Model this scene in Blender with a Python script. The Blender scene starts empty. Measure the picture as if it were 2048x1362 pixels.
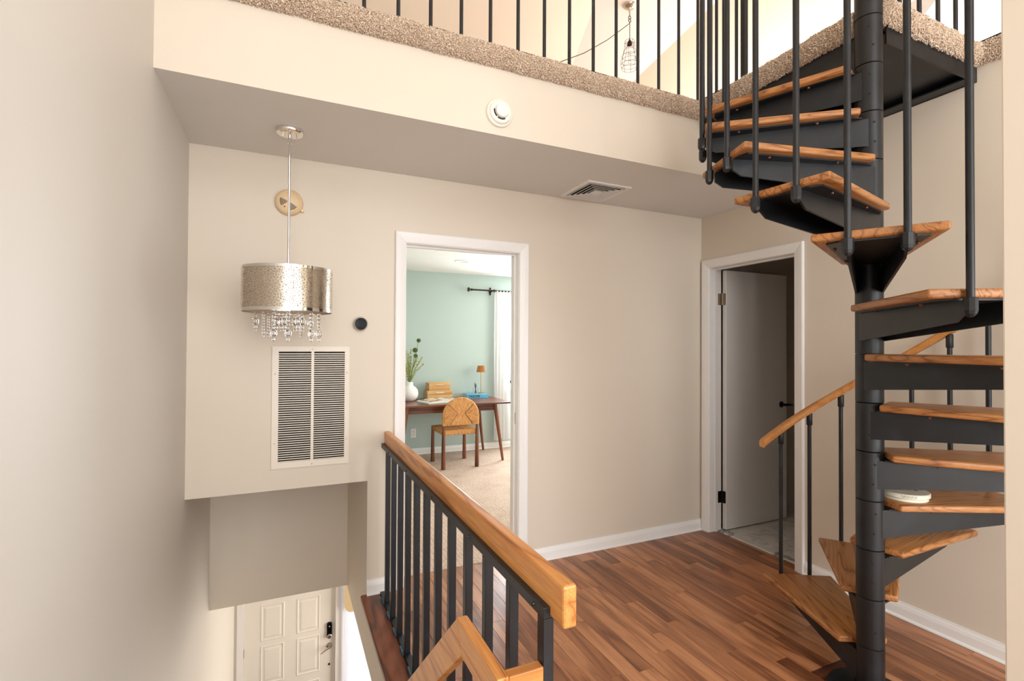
import bpy, bmesh, math, random
from mathutils import Vector, Matrix

random.seed(7)
SC = bpy.context.scene
COL = SC.collection

# ------------------------------------------------------------------ camera
CAM_H = 1.4234
def make_camera():
    yaw, pit, rol = math.radians(24.527), math.radians(.679), math.radians(.296)
    f = Vector((math.sin(yaw)*math.cos(pit), math.cos(yaw)*math.cos(pit), math.sin(pit)))
    r = Vector((math.cos(yaw), -math.sin(yaw), 0)); u = r.cross(f)
    r2 = r*math.cos(rol) + u*math.sin(rol); u2 = -r*math.sin(rol) + u*math.cos(rol)
    cd = bpy.data.cameras.new('camera'); co = bpy.data.objects.new('camera', cd); COL.objects.link(co)
    m = Matrix((r2, u2, -f)).transposed().to_4x4(); m.translation = (0, 0, CAM_H)
    co.matrix_world = m
    cd.sensor_fit = 'HORIZONTAL'; cd.sensor_width = 36; cd.lens = 993.54/2048*36
    cd.clip_start = .02; cd.clip_end = 100
    SC.camera = co
make_camera()

# ------------------------------------------------------------------ world, lights, exposure
W = bpy.data.worlds.new('World'); SC.world = W; W.use_nodes = True
bg = W.node_tree.nodes['Background']; bg.inputs[0].default_value = (.72, .83, 1, 1); bg.inputs[1].default_value = 1.3
SC.view_settings.view_transform = 'Standard'; SC.view_settings.look = 'None'
SC.view_settings.gamma = 1; SC.view_settings.exposure = 0.10
SC.view_settings.use_curve_mapping = False
def area(name, loc, direction, sx, sy, power, color=(1, .97, .93)):
    l = bpy.data.lights.new(name, 'AREA'); l.shape = 'RECTANGLE'; l.size = sx; l.size_y = sy
    l.energy = power; l.color = color
    o = bpy.data.objects.new(name, l); COL.objects.link(o); o.location = loc
    o.rotation_euler = Vector(direction).to_track_quat('-Z', 'Y').to_euler()
    return o
area('right_wall_fill', (-.43, -1.5, 1.8), (1, .55, 0), 2.0, 1.8, 115, (.98, .98, 1))  # added fill, no window in this wall; brightens right wall and spiral stair
for x_w in (.51, 2.09): area('daylight_rear_window', (x_w, -3.62, 1.685), (0, 1, 0), 1.38, 2.1, 44, (1, .985, .96))
for x_w in (.51, 2.09): area('daylight_upper_window', (x_w, -3.62, 3.9), (0, 1, 0), 1.38, 1.35, 27, (1, .985, .96))
area('daylight_loft_window', (5.9, 3.4, 3.75), (-1, 0, .1), 3.6, 1.5, 215, (1, .985, .96))
area('left_wall_fill', (2.9, -1.5, 1.2), (-1, .3, .05), 2.2, 1.9, 105, (.8, .9, 1))  # added cool fill in place of office daylight on left wall and ceiling
area('daylight_office_side_window', (4.13, 4.7, 1.5), (-1, 0, 0), 1.7, 1.3, 38, (1, .98, .97))
area('daylight_office_window', (3.4, 6.44, 1.5), (0, -1, 0), .95, 1.1, 105, (.86, .94, 1))
area('daylight_sidelight', (.86, 5.86, -1.85), (0, -1, 0), .40, 1.8, 2)
area('foyer_fill', (2.4, 4.6, -1.5), (-1, 0, 0), 1.6, 1.6, 75, (1, .93, .84))  # added warm fill without a real source; brightens front door and header wall

# ------------------------------------------------------------------ materials
def lin(c):
    return tuple(((v/255)/12.92 if v/255 <= .04045 else ((v/255+.055)/1.055)**2.4) for v in c)
MATS = {}
class NT:
    def __init__(s, name):
        s.m = bpy.data.materials.new(name); s.m.use_nodes = True
        s.t = s.m.node_tree; s.b = s.t.nodes['Principled BSDF']; s.out = s.t.nodes['Material Output']
        MATS[name] = s.m
    def n(s, typ, **kw):
        x = s.t.nodes.new(typ)
        for k, v in kw.items():
            if k in ('ins',):
                for kk, vv in v.items(): x.inputs[kk].default_value = vv
            else: setattr(x, k, v)
        return x
    def l(s, a, b): s.t.links.new(a, b)
    def ramp(s, stops, interp='LINEAR'):
        r = s.t.nodes.new('ShaderNodeValToRGB'); e = r.color_ramp.elements; r.color_ramp.interpolation = interp
        while len(e) > 1: e.remove(e[0])
        e[0].position = stops[0][0]; e[0].color = (*stops[0][1], 1)
        for p, c in stops[1:]:
            q = e.new(p); q.color = (*c, 1)
        return r
    def mix(s, fac, a, b, blend='MIX'):
        x = s.t.nodes.new('ShaderNodeMix'); x.data_type = 'RGBA'; x.blend_type = blend
        for sock, v in ((x.inputs[0], fac), (x.inputs[6], a), (x.inputs[7], b)):
            if hasattr(v, 'is_linked'): s.l(v, sock)
            elif isinstance(v, (int, float)): sock.default_value = v
            else: sock.default_value = (*v, 1)
        return x.outputs[2]
    def bump(s, h, strength=.1, dist=.01):
        x = s.t.nodes.new('ShaderNodeBump'); x.inputs['Strength'].default_value = strength
        x.inputs['Distance'].default_value = dist; s.l(h, x.inputs['Height']); s.l(x.outputs[0], s.b.inputs['Normal'])
    def coord(s, kind='Object', scale=(1, 1, 1), rand=True):
        tc = s.n('ShaderNodeTexCoord'); mp = s.n('ShaderNodeMapping'); mp.inputs['Scale'].default_value = scale
        if rand:
            oi = s.n('ShaderNodeObjectInfo'); mu = s.n('ShaderNodeVectorMath', operation='SCALE')
            cb = s.n('ShaderNodeCombineXYZ'); s.l(oi.outputs['Random'], cb.inputs[0]); s.l(oi.outputs['Random'], cb.inputs[1]); s.l(oi.outputs['Random'], cb.inputs[2])
            s.l(cb.outputs[0], mu.inputs[0]); mu.inputs['Scale'].default_value = 37.0
            ad = s.n('ShaderNodeVectorMath', operation='ADD'); s.l(tc.outputs[kind], ad.inputs[0]); s.l(mu.outputs[0], ad.inputs[1])
            s.l(ad.outputs[0], mp.inputs['Vector'])
        else: s.l(tc.outputs[kind], mp.inputs['Vector'])
        return mp.outputs[0]
    def noise(s, vec, scale=5, detail=3, rough=.5, dist=0):
        x = s.n('ShaderNodeTexNoise', ins={'Scale': scale, 'Detail': detail, 'Roughness': rough, 'Distortion': dist}); s.l(vec, x.inputs['Vector']); return x.outputs['Fac']

def plain(name, rgb, rough=.5, metal=0, bump=0, bscale=60, **kw):
    t = NT(name); t.b.inputs['Base Color'].default_value = (*lin(rgb), 1); t.b.inputs['Roughness'].default_value = rough
    t.b.inputs['Metallic'].default_value = metal
    for k, v in kw.items(): t.b.inputs[k].default_value = v
    if bump:
        v = t.coord(rand=False); t.bump(t.noise(v, bscale, 4), bump, .002)
    return t.m
def paint(name, rgb, rough=.55, var=.03):
    t = NT(name); v = t.coord(rand=False)
    a = lin(rgb); b = tuple(x*(1-var) for x in a)
    c = t.mix(t.noise(v, 1.3, 3), a, b); t.l(c, t.b.inputs['Base Color'])
    t.b.inputs['Roughness'].default_value = rough
    t.bump(t.noise(v, 180, 2), .06, .002)
    return t.m
def wood(name, light, mid, dark, axis=0, rough=.4, ring=9.0, tone=None):
    t = NT(name)
    sc = [7.0, 7.0, 7.0]; sc[axis] = .55
    v = t.coord(scale=tuple(sc))
    n = t.noise(v, 1.6, 2, .5, .3)
    mu = t.n('ShaderNodeMath', operation='MULTIPLY'); t.l(n, mu.inputs[0]); mu.inputs[1].default_value = ring
    fr = t.n('ShaderNodeMath', operation='PINGPONG'); t.l(mu.outputs[0], fr.inputs[0]); fr.inputs[1].default_value = 1.0
    sc2 = [230.0, 230.0, 230.0]; sc2[axis] = 6.0
    v2 = t.coord(scale=tuple(sc2)); fine = t.noise(v2, 1.0, 3, .6)
    r = t.ramp([(0, lin(dark)), (.22, lin(mid)), (.75, lin(light)), (1, lin(light))]); t.l(fr.outputs[0], r.inputs[0])
    rf = t.ramp([(.3, (.62, .55, .48)), (.6, (1, 1, 1))]); t.l(fine, rf.inputs[0])
    c = t.mix(.75, r.outputs[0], rf.outputs[0], 'MULTIPLY')
    if tone:
        oi = t.n('ShaderNodeObjectInfo'); rr = t.ramp(tone, 'CONSTANT'); t.l(oi.outputs['Random'], rr.inputs[0])
        c = t.mix(1.0, c, rr.outputs[0], 'MULTIPLY')
        sc3 = [1.5, 1.5, 1.5]; sc3[axis] = .5
        blot = t.noise(t.coord(scale=tuple(sc3)), 6, 3); rb = t.ramp([(.28, (.55, .49, .45)), (.46, (1, 1, 1))]); t.l(blot, rb.inputs[0])
        c = t.mix(.8, c, rb.outputs[0], 'MULTIPLY')
    t.l(c, t.b.inputs['Base Color']); t.b.inputs['Roughness'].default_value = rough
    t.bump(fine, .08, .002)
    return t.m

M = {}
M['wall'] = paint('beige_wall_paint', (215, 203, 186))
M['wall_left'] = paint('left_wall_off_white', (214, 208, 199))  # cooler, paler tone than the other walls
M['ceil'] = paint('white_ceiling_paint', (222, 218, 212))
M['cream'] = paint('cream_loft_paint', (240, 229, 212))
M['loftwhite'] = paint('white_loft_paint', (246, 240, 234))
M['trim'] = plain('white_trim_paint', (232, 229, 225), .35)
M['doorwhite'] = plain('white_door_paint', (226, 220, 210), .4)
M['bathdoor'] = plain('grey_white_door_paint', (226, 223, 219), .45)
M['green'] = paint('sage_green_paint', (178, 194, 187))
M['bathwall'] = paint('taupe_bath_paint', (196, 187, 176))
M['oak'] = wood('honey_oak', (206, 142, 76), (198, 132, 68), (182, 116, 56), 0, .35, 5)
M['oaky'] = wood('honey_oak_rail', (218, 150, 80), (208, 136, 66), (170, 102, 46), 1, .33, 9)
M['tread'] = wood('brown_oak_tread', (184, 126, 72), (170, 110, 58), (124, 76, 38), 0, .38, 22)
tones = [(i/9, c) for i, c in enumerate([(.66, .6, .56), (1, .98, .95), (.84, .78, .74), (1, .99, .97), (.5, .43, .39), (.94, .9, .86), (1, 1, 1), (.74, .68, .63), (.9, .86, .82)])]
M['plank'] = wood('hickory_plank', (204, 146, 104), (190, 130, 90), (150, 98, 66), 1, .3, 4, tones)
M['plankdark'] = wood('dark_hickory_board', (108, 64, 42), (92, 52, 34), (52, 28, 18), 0, .3, 4)
M['nosing'] = wood('hickory_nosing', (146, 86, 56), (128, 72, 46), (80, 44, 28), 1, .35, 4)
M['desk'] = wood('walnut_desk', (122, 66, 42), (104, 54, 34), (60, 30, 18), 0, .28, 5)
M['leg'] = wood('walnut_leg', (132, 76, 48), (112, 62, 38), (66, 34, 20), 2, .35, 5)
def steel():
    t = NT('black_steel'); v = t.coord()
    n = t.noise(v, 9, 5, .6)
    r = t.ramp([(.35, lin((13, 13, 15))), (.6, lin((22, 25, 29))), (.78, lin((40, 46, 54)))]); t.l(n, r.inputs[0]); t.l(r.outputs[0], t.b.inputs['Base Color'])
    t.b.inputs['Roughness'].default_value = .42; t.b.inputs['Specular IOR Level'].default_value = .5
    t.bump(t.noise(v, 120, 3), .08, .002)
    return t.m
M['steel'] = steel()
M['chrome'] = plain('polished_chrome', (235, 232, 228), .08, 1)
M['nickel'] = plain('satin_nickel', (190, 184, 174), .3, 1)
M['bronze'] = plain('dark_bronze', (58, 48, 44), .35, .9)
M['brass'] = plain('antique_brass_hinge', (168, 152, 130), .4, .8)
M['white_plastic'] = plain('white_plastic', (232, 227, 214), .4)
M['cream_plastic'] = plain('aged_cream_plastic', (222, 196, 156), .45)
M['pale_plastic'] = plain('pale_ivory_plastic', (226, 222, 202), .3)
M['dark'] = plain('dark_void', (14, 14, 15), .8)
M['blackgloss'] = plain('black_glass', (6, 8, 12), .25, 0, **{'Specular IOR Level': .12})
M['grille'] = plain('white_grille_enamel', (226, 216, 200), .4)
M['vent'] = plain('grey_vent_enamel', (196, 190, 182), .4)
M['ceramic'] = plain('white_ceramic', (238, 232, 226), .4)
M['paper'] = plain('book_paper', (226, 220, 208), .7)
M['turq'] = plain('turquoise_book_cloth', (92, 172, 204), .5)
M['ink'] = plain('navy_ink', (16, 40, 70), .5)
M['teal'] = plain('teal_pad', (40, 78, 96), .6)
M['red'] = plain('red_lens', (190, 50, 40), .3)
M['boxwood'] = wood('light_maple_box', (226, 182, 124), (214, 168, 108), (190, 140, 84), 0, .5, 3)
M['gold'] = plain('brushed_gold', (196, 156, 96), .3, .9)
M['tanshade'] = plain('tan_pleated_fabric', (190, 130, 74), .8)
M['olive'] = plain('olive_flower', (92, 100, 48), .8)
M['stem'] = plain('green_stem', (120, 128, 66), .7)
M['leaf'] = plain('pale_green_leaf', (168, 172, 84), .7)
M['tanlinen'] = plain('tan_linen', (196, 172, 132), .8)
M['pencil'] = plain('dark_pencil', (60, 58, 66), .5)
M['label'] = plain('label_ink', (90, 88, 84), .6)
def rush():
    t = NT('woven_rush'); v = t.coord(scale=(130, 20, 20), rand=True)
    n = t.noise(v, 1, 4, .7)
    r = t.ramp([(.3, lin((150, 96, 50))), (.5, lin((206, 148, 88))), (.75, lin((226, 176, 112)))]); t.l(n, r.inputs[0]); t.l(r.outputs[0], t.b.inputs['Base Color'])
    t.b.inputs['Roughness'].default_value = .75; t.bump(n, .4, .004); return t.m
M['rush'] = rush()
def rush2():
    t = NT('woven_rush_side'); v = t.coord(scale=(20, 20, 130), rand=True)
    n = t.noise(v, 1, 4, .7)
    r = t.ramp([(.3, lin((140, 88, 44))), (.5, lin((196, 138, 80))), (.75, lin((216, 164, 102)))]); t.l(n, r.inputs[0]); t.l(r.outputs[0], t.b.inputs['Base Color'])
    t.b.inputs['Roughness'].default_value = .75; t.bump(n, .4, .004); return t.m
M['rush2'] = rush2()
def carpet(name, a, b, scale):
    t = NT(name); v = t.coord(rand=False)
    n = t.noise(v, scale, 2, .6); r = t.ramp([(.36, lin(b)), (.62, lin(a))]); t.l(n, r.inputs[0]); t.l(r.outputs[0], t.b.inputs['Base Color'])
    t.b.inputs['Roughness'].default_value = .95; t.bump(n, .5, .004); return t.m
M['tuft'] = carpet('brown_carpet_tuft', (246, 228, 206), (172, 144, 120), 170)
M['loftcarpet'] = carpet('loft_carpet', (196, 168, 142), (150, 122, 100), 240)
def office_carpet():
    t = NT('office_loop_carpet'); v = t.coord(rand=False)
    w = t.n('ShaderNodeTexVoronoi', ins={'Scale': 34.0, 'Randomness': .35}); t.l(v, w.inputs['Vector'])
    n = t.noise(v, 4, 4)
    r = t.ramp([(.1, lin((206, 182, 162))), (.6, lin((180, 156, 138)))]); t.l(w.outputs['Distance'], r.inputs[0])
    r2 = t.ramp([(.35, (.9, .86, .83)), (.6, (1, 1, 1))]); t.l(n, r2.inputs[0])
    t.l(t.mix(1, r.outputs[0], r2.outputs[0], 'MULTIPLY'), t.b.inputs['Base Color']); t.b.inputs['Roughness'].default_value = .95
    iv = t.n('ShaderNodeMath', operation='SUBTRACT'); iv.inputs[0].default_value = 1; t.l(w.outputs['Distance'], iv.inputs[1]); t.bump(iv.outputs[0], .5, .006); return t.m
M['ocarpet'] = office_carpet()
def marble(name, a, b):
    t = NT(name); v = t.coord()
    n = t.noise(v, 3, 6, .62, 1.4); r = t.ramp([(.44, lin(a)), (.5, lin(b)), (.56, lin(a))]); t.l(n, r.inputs[0]); t.l(r.outputs[0], t.b.inputs['Base Color'])
    t.b.inputs['Roughness'].default_value = .25; return t.m
M['marble'] = marble('marble_tile', (216, 210, 202), (190, 186, 182))
M['sill'] = marble('marble_threshold', (206, 202, 196), (120, 120, 120))
def sheer(name, rgb, tr=.5):
    t = NT(name); d = t.n('ShaderNodeBsdfDiffuse'); d.inputs[0].default_value = (*lin(rgb), 1)
    q = t.n('ShaderNodeBsdfTranslucent'); q.inputs[0].default_value = (*lin(rgb), 1)
    m = t.n('ShaderNodeMixShader'); m.inputs[0].default_value = tr; t.l(d.outputs[0], m.inputs[1]); t.l(q.outputs[0], m.inputs[2]); t.l(m.outputs[0], t.out.inputs[0]); return t.m
M['sheer'] = sheer('white_sheer_curtain', (250, 247, 246), .5)
def glass(name, rgb=(255, 255, 255), rough=0, ior=1.5):
    t = NT(name); t.b.inputs['Base Color'].default_value = (*lin(rgb), 1); t.b.inputs['Roughness'].default_value = rough
    t.b.inputs['Transmission Weight'].default_value = 1; t.b.inputs['IOR'].default_value = ior; return t.m
M['crystal'] = glass('crystal_glass', (255, 255, 255), 0, 1.5)
M['cup'] = glass('clear_cup_glass', (250, 252, 255), .02, 1.2)
def pane():
    t = NT('window_glass'); tr = t.n('ShaderNodeBsdfTransparent'); tr.inputs[0].default_value = (.96, .98, 1, 1)
    g = t.n('ShaderNodeBsdfGlossy'); g.inputs['Roughness'].default_value = .02
    m = t.n('ShaderNodeMixShader'); m.inputs[0].default_value = .06; t.l(tr.outputs[0], m.inputs[1]); t.l(g.outputs[0], m.inputs[2]); t.l(m.outputs[0], t.out.inputs[0]); return t.m
M['pane'] = pane()
def perforated():
    # laser-cut chrome: rings of metal, open between the rings
    t = NT('laser_cut_chrome')
    uv = t.n('ShaderNodeTexCoord')
    masks = []
    for sc_, r0, r1, off in ((58.0, .0, .40, 0.0), (104.0, .0, .38, 3.7)):
        mp = t.n('ShaderNodeMapping'); mp.inputs['Scale'].default_value = (sc_, sc_, 1); mp.inputs['Location'].default_value = (off, off, 0)
        t.l(uv.outputs['UV'], mp.inputs['Vector'])
        vo = t.n('ShaderNodeTexVoronoi', voronoi_dimensions='2D', ins={'Scale': 1.0, 'Randomness': .55}); t.l(mp.outputs[0], vo.inputs['Vector'])
        a = t.n('ShaderNodeMath', operation='SUBTRACT'); t.l(vo.outputs['Distance'], a.inputs[0]); a.inputs[1].default_value = r1
        b = t.n('ShaderNodeMath', operation='ABSOLUTE'); t.l(a.outputs[0], b.inputs[0])
        c = t.n('ShaderNodeMath', operation='LESS_THAN'); t.l(b.outputs[0], c.inputs[0]); c.inputs[1].default_value = .09
        masks.append(c.outputs[0])
    mx = t.n('ShaderNodeMath', operation='MAXIMUM'); t.l(masks[0], mx.inputs[0]); t.l(masks[1], mx.inputs[1])
    t.b.inputs['Base Color'].default_value = (*lin((226, 216, 202)), 1); t.b.inputs['Metallic'].default_value = 1; t.b.inputs['Roughness'].default_value = .18
    tr = t.n('ShaderNodeBsdfTransparent'); m = t.n('ShaderNodeMixShader')
    t.l(mx.outputs[0], m.inputs[0]); t.l(tr.outputs[0], m.inputs[1]); t.l(t.b.outputs[0], m.inputs[2]); t.l(m.outputs[0], t.out.inputs[0])
    return t.m
M['perf'] = perforated()
M['liner'] = plain('champagne_shade_liner', (196, 178, 154), .5, .2)
def page():
    t = NT('printed_page'); v = t.coord(scale=(1, 1, 1)); n = t.noise(v, 14, 3)
    r = t.ramp([(.38, lin((96, 70, 52))), (.48, lin((196, 156, 116))), (.56, lin((226, 216, 200)))]); t.l(n, r.inputs[0]); t.l(r.outputs[0], t.b.inputs['Base Color']); t.b.inputs['Roughness'].default_value = .4; return t.m
M['page'] = page()

# ------------------------------------------------------------------ mesh helpers
class MB:
    def __init__(s): s.v = []; s.f = []
    def add(s, vs, fs):
        o = len(s.v); s.v += [tuple(x) for x in vs]; s.f += [tuple(i+o for i in f) for f in fs]; return s
    def box(s, x0, x1, y0, y1, z0, z1):
        return s.add([(x0, y0, z0), (x1, y0, z0), (x1, y1, z0), (x0, y1, z0), (x0, y0, z1), (x1, y0, z1), (x1, y1, z1), (x0, y1, z1)],
                     [(0, 3, 2, 1), (4, 5, 6, 7), (0, 1, 5, 4), (1, 2, 6, 5), (2, 3, 7, 6), (3, 0, 4, 7)])
    def prism(s, pts, a0, a1, axis=2):
        # polygon pts (2D) extruded along an axis
        def P(p, a):
            return (p[0], p[1], a) if axis == 2 else ((p[0], a, p[1]) if axis == 1 else (a, p[0], p[1]))
        n = len(pts)
        vs = [P(p, a0) for p in pts] + [P(p, a1) for p in pts]
        fs = [tuple(range(n-1, -1, -1)), tuple(range(n, 2*n))] + [(i, (i+1) % n, n+(i+1) % n, n+i) for i in range(n)]
        return s.add(vs, fs)
    def tube(s, pts, r, n=10, caps=True):
        pts = [Vector(p) for p in pts]; rs = r if isinstance(r, (list, tuple)) else [r]*len(pts)
        vs = []; fs = []; prev = None
        for i, p in enumerate(pts):
            d = (pts[min(i+1, len(pts)-1)] - pts[max(i-1, 0)]).normalized()
            if prev is None:
                a = d.orthogonal().normalized()
            else:
                a = (prev - d*prev.dot(d)).normalized()
            prev = a; b = d.cross(a)
            for k in range(n):
                t = 2*math.pi*k/n; vs.append(p + (a*math.cos(t) + b*math.sin(t))*rs[i])
        for i in range(len(pts)-1):
            for k in range(n):
                fs.append((i*n+k, i*n+(k+1) % n, (i+1)*n+(k+1) % n, (i+1)*n+k))
        if caps:
            fs.append(tuple(range(n-1, -1, -1))); fs.append(tuple(range((len(pts)-1)*n, len(pts)*n)))
        return s.add(vs, fs)
    def lathe(s, prof, n=24, c=(0, 0, 0), axis='z', cap=True):
        vs = []; fs = []
        for (r, z) in prof:
            for k in range(n):
                t = 2*math.pi*k/n; x, y = r*math.cos(t), r*math.sin(t)
                p = (x, y, z) if axis == 'z' else ((x, -z, y) if axis == '-y' else (-z, x, y))
                vs.append((c[0]+p[0], c[1]+p[1], c[2]+p[2]))
        m = len(prof)
        for i in range(m-1):
            for k in range(n): fs.append((i*n+k, i*n+(k+1) % n, (i+1)*n+(k+1) % n, (i+1)*n+k))
        if cap:
            fs.append(tuple(range(n-1, -1, -1))); fs.append(tuple(range((m-1)*n, m*n)))
        return s.add(vs, fs)
    def sphere(s, c, r, n=10, m=6, sz=1):
        prof = [(max(1e-4, r*math.sin(math.pi*i/m)), -r*sz*math.cos(math.pi*i/m)) for i in range(m+1)]
        return s.lathe(prof, n, c)
    def mesh(s, name, smooth=False, bevel=0, seg=1, fix=True):
        me = bpy.data.meshes.new(name); me.from_pydata(s.v, [], s.f)
        if bevel or fix:
            bm = bmesh.new(); bm.from_mesh(me)
            if fix: bmesh.ops.recalc_face_normals(bm, faces=bm.faces)
            if bevel:
                bmesh.ops.bevel(bm, geom=[e for e in bm.edges if len(e.link_faces) == 2 and e.calc_face_angle(0) > .5], offset=bevel, segments=seg, affect='EDGES', profile=.5)
            bm.to_mesh(me); bm.free()
        if smooth:
            for p in me.polygons: p.use_smooth = True
            try: me.set_sharp_from_angle(angle=math.radians(40))
            except Exception: pass
        return me
    def build(s, name, mat, parent=None, smooth=False, bevel=0, seg=1, loc=None, fix=True):
        return put(name, s.mesh(name, smooth, bevel, seg, fix), mat, parent, loc)
def put(name, me, mat, parent=None, loc=None, rz=0):
    if mat is not None and not me.materials: me.materials.append(mat)
    o = bpy.data.objects.new(name, me); COL.objects.link(o)
    if parent: o.parent = parent
    if loc: o.location = loc
    if rz: o.rotation_euler.z = rz
    return o
def tag(o, label, cat, group=None):
    o['label'] = label; o['category'] = cat
    if group: o['group'] = group
    return o
def struct(o): o['kind'] = 'structure'; return o
def empty(name, loc=(0, 0, 0), rz=0):
    o = bpy.data.objects.new(name, None); COL.objects.link(o); o.location = loc; o.rotation_euler.z = rz
    o.empty_display_size = .05; return o
def thing(name, label, cat, loc=(0, 0, 0), rz=0, group=None): return tag(empty(name, loc, rz), label, cat, group)
def text_mesh(txt, size, depth=.0004):
    cu = bpy.data.curves.new('lettering', 'FONT'); cu.body = txt; cu.size = size; cu.extrude = depth; cu.align_x = 'LEFT'; cu.align_y = 'CENTER'
    cu.offset = size*.02
    o = bpy.data.objects.new('tmp', cu); COL.objects.link(o)
    dg = bpy.context.evaluated_depsgraph_get(); me = bpy.data.meshes.new_from_object(o.evaluated_get(dg))
    bpy.data.objects.remove(o); return me

XL, XR, YB, YF = -.45, 2.985, 2.943, 2.195     # left wall, right wall, back wall, loft fascia
SX = .436                                        # landing edge over the stairwell

# ------------------------------------------------------------------ room shell
struct(MB().box(XL-.12, XL, -3.72, 7.0, -2.95, 5.4).build('wall_left', M['wall_left']))
wb = MB()
wb.box(XL, SX, YB, YB+.12, .648, 2.5); wb.box(SX, .63, YB, YB+.12, -.365, 2.5)
wb.box(.63, 1.41, YB, YB+.12, 2.055, 2.5); wb.box(1.41, XR+.12, YB, YB+.12, -.365, 2.5)
struct(wb.build('wall_back', M['wall']))
wr = MB()
wr.box(XR, XR+.12, -3.72, 2.137, -.365, 2.78); wr.box(XR, XR+.12, 2.137, 2.878, 2.055, 2.78); wr.box(XR, XR+.12, 2.878, YB, -.365, 2.78)
struct(wr.build('wall_right', M['wall']))
struct(MB().box(1.40, 1.52, .28, .533, 0, 5.0).build('wall_near', M['wall'], bevel=.004, seg=2))
struct(MB().box(XL, XR, YF, YF+.11, 2.44, 2.775).build('wall_fascia', M['wall']))
struct(MB().box(XL, XR, YF+.11, YB, 2.44, 2.60).add([(XL, YF+.0005, 2.4395), (XR, YF+.0005, 2.4395), (XR, YF+.11, 2.4395), (XL, YF+.11, 2.4395)], [(0, 3, 2, 1)]).build('ceiling', M['ceil'], fix=False))
# stairwell recess behind the back wall, upper soffit and side wall
struct(MB().box(XL, SX+.01, 3.9, 4.02, -.365, .72).box(XL, SX+.01, 3.063, 3.9, .66, .72).build('wall_header', M['wall']))
struct(MB().box(SX, SX+.11, 3.063, 4.02, -.365, 2.5).build('wall_recess_side', M['wall']))
# landing slab
struct(MB().box(SX, XR, -3.6, YB, -.365, -.016).build('wall_landing_edge', M['wall']))
struct(MB().box(XL, SX, -3.6, .40, -.365, -.001).build('floor_entry_side', M['nosing']))
# rear wall with window openings
rw = MB(); rw.box(XL-.12, XR+.12, -3.72, -3.6, -.4, .62); rw.box(XL-.12, XR+.12, -3.72, -3.6, 2.75, 3.2); rw.box(XL-.12, 7, -3.72, -3.6, 4.6, 5.4)
for a, b in ((XL-.12, -.2), (1.22, 1.38), (2.8, XR+.12)): rw.box(a, b, -3.72, -3.6, .62, 2.75); rw.box(a, b, -3.72, -3.6, 3.2, 4.6)
rw.box(XR+.12, 7, -3.72, -3.6, 2.6, 4.6)
struct(rw.build('wall_rear', M['wall']))

# hickory floor, plank by plank
FL = struct(MB().box(SX+.07, XR+.08, -.3, YB+.12, -.03, -.0165).build('floor', M['plankdark']))
pw = .0765
x = .51; col = 0
rnd = random.Random(3)
while x < XR+.075:
    x1 = min(x+pw, XR+.078 )
    y = -.3 - rnd.random()*.8; 
    y_end = YB
    if .63 <= x+.03 <= 1.40: y_end = YB+.125
    while y < y_end-.02:
        L = rnd.choice((.38, .52, .66, .8, .95, 1.1))
        y2 = min(y+L, y_end)
        if y_end-y2 < .12: y2 = y_end
        xx1 = x1
        if x1 > XR:
            if y2 < 2.16 or y > 2.855: xx1 = min(x1, XR-.001)
        segs = [(y, y2)]
        if x >= XR-.005: segs = [(max(y, 2.16), min(y2, 2.855))]
        elif 2.10 < x+.03 < 2.42 :                       # planks stop at the dark cross board by the stair pole
            segs = [(y, min(y2, 1.368)), (max(y, 1.456), y2)]
        for a, b in segs:
            if b-a < .03 or b < -.25: continue
            z1 = -rnd.random()*.0006
            m = MB(); g = .00045; c = .0009
            X0, X1, Y0, Y1 = x+g, xx1-g, a+g, b-g
            cx, cyy = (X0+X1)/2, (Y0+Y1)/2
            hx, hy = (X1-X0)/2, (Y1-Y0)/2
            m.add([(-hx, -hy, -.016), (hx, -hy, -.016), (hx, hy, -.016), (-hx, hy, -.016), (-hx, -hy, -c), (hx, -hy, -c), (hx, hy, -c), (-hx, hy, -c),
                   (-hx+c, -hy+c, 0), (hx-c, -hy+c, 0), (hx-c, hy-c, 0), (-hx+c, hy-c, 0)],
                  [(0, 1, 5, 4), (1, 2, 6, 5), (2, 3, 7, 6), (3, 0, 4, 7), (4, 5, 9, 8), (5, 6, 10, 9), (6, 7, 11, 10), (7, 4, 8, 11), (8, 9, 10, 11)])
            m.build('plank', M['plank'], FL, loc=(cx, cyy, z1), fix=False)
        y = y2
    x = x1; col += 1
MB().box(2.112, 2.42, 1.372, 1.452, -.016, 0).build('cross_board', M['plankdark'], FL, bevel=.001)
struct(MB().prism([(.403, -.006), (.409, 0), (.506, 0), (.506, -.02), (SX+.002, -.02), (SX+.002, -.032), (.409, -.032), (.403, -.026)], .40, YB+.001, 1).build('trim_1', M['nosing'], smooth=False))

# baseboards
def base_prof(t=.014, h=.083): return [(0, 0), (t, 0), (t, h*.62), (t*.75, h*.8), (t*.45, h*.92), (t*.4, h), (0, h)]
def baseboard(name, x0, y0, x1, y1, nx, ny, m=None):
    b = MB(); n = base_prof(); k = len(n)
    vs = [(x0+nx*p, y0+ny*p, q) for p, q in n] + [(x1+nx*p, y1+ny*p, q) for p, q in n]
    b.add(vs, [tuple(range(k)), tuple(range(k, 2*k))] + [(i, (i+1) % k, k+(i+1) % k, k+i) for i in range(k)])
    # base shoe
    sh = [(.014, 0), (.024, 0), (.023, .006), (.019, .011), (.014, .013)]; k = len(sh)
    vs = [(x0+nx*p, y0+ny*p, q) for p, q in sh] + [(x1+nx*p, y1+ny*p, q) for p, q in sh]
    b.add(vs, [tuple(range(k)), tuple(range(k, 2*k))] + [(i, (i+1) % k, k+(i+1) % k, k+i) for i in range(k)])
    return struct(b.build(name, M['trim']))
baseboard('baseboard_back', 1.457, YB, XR, YB, 0, -1)
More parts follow.
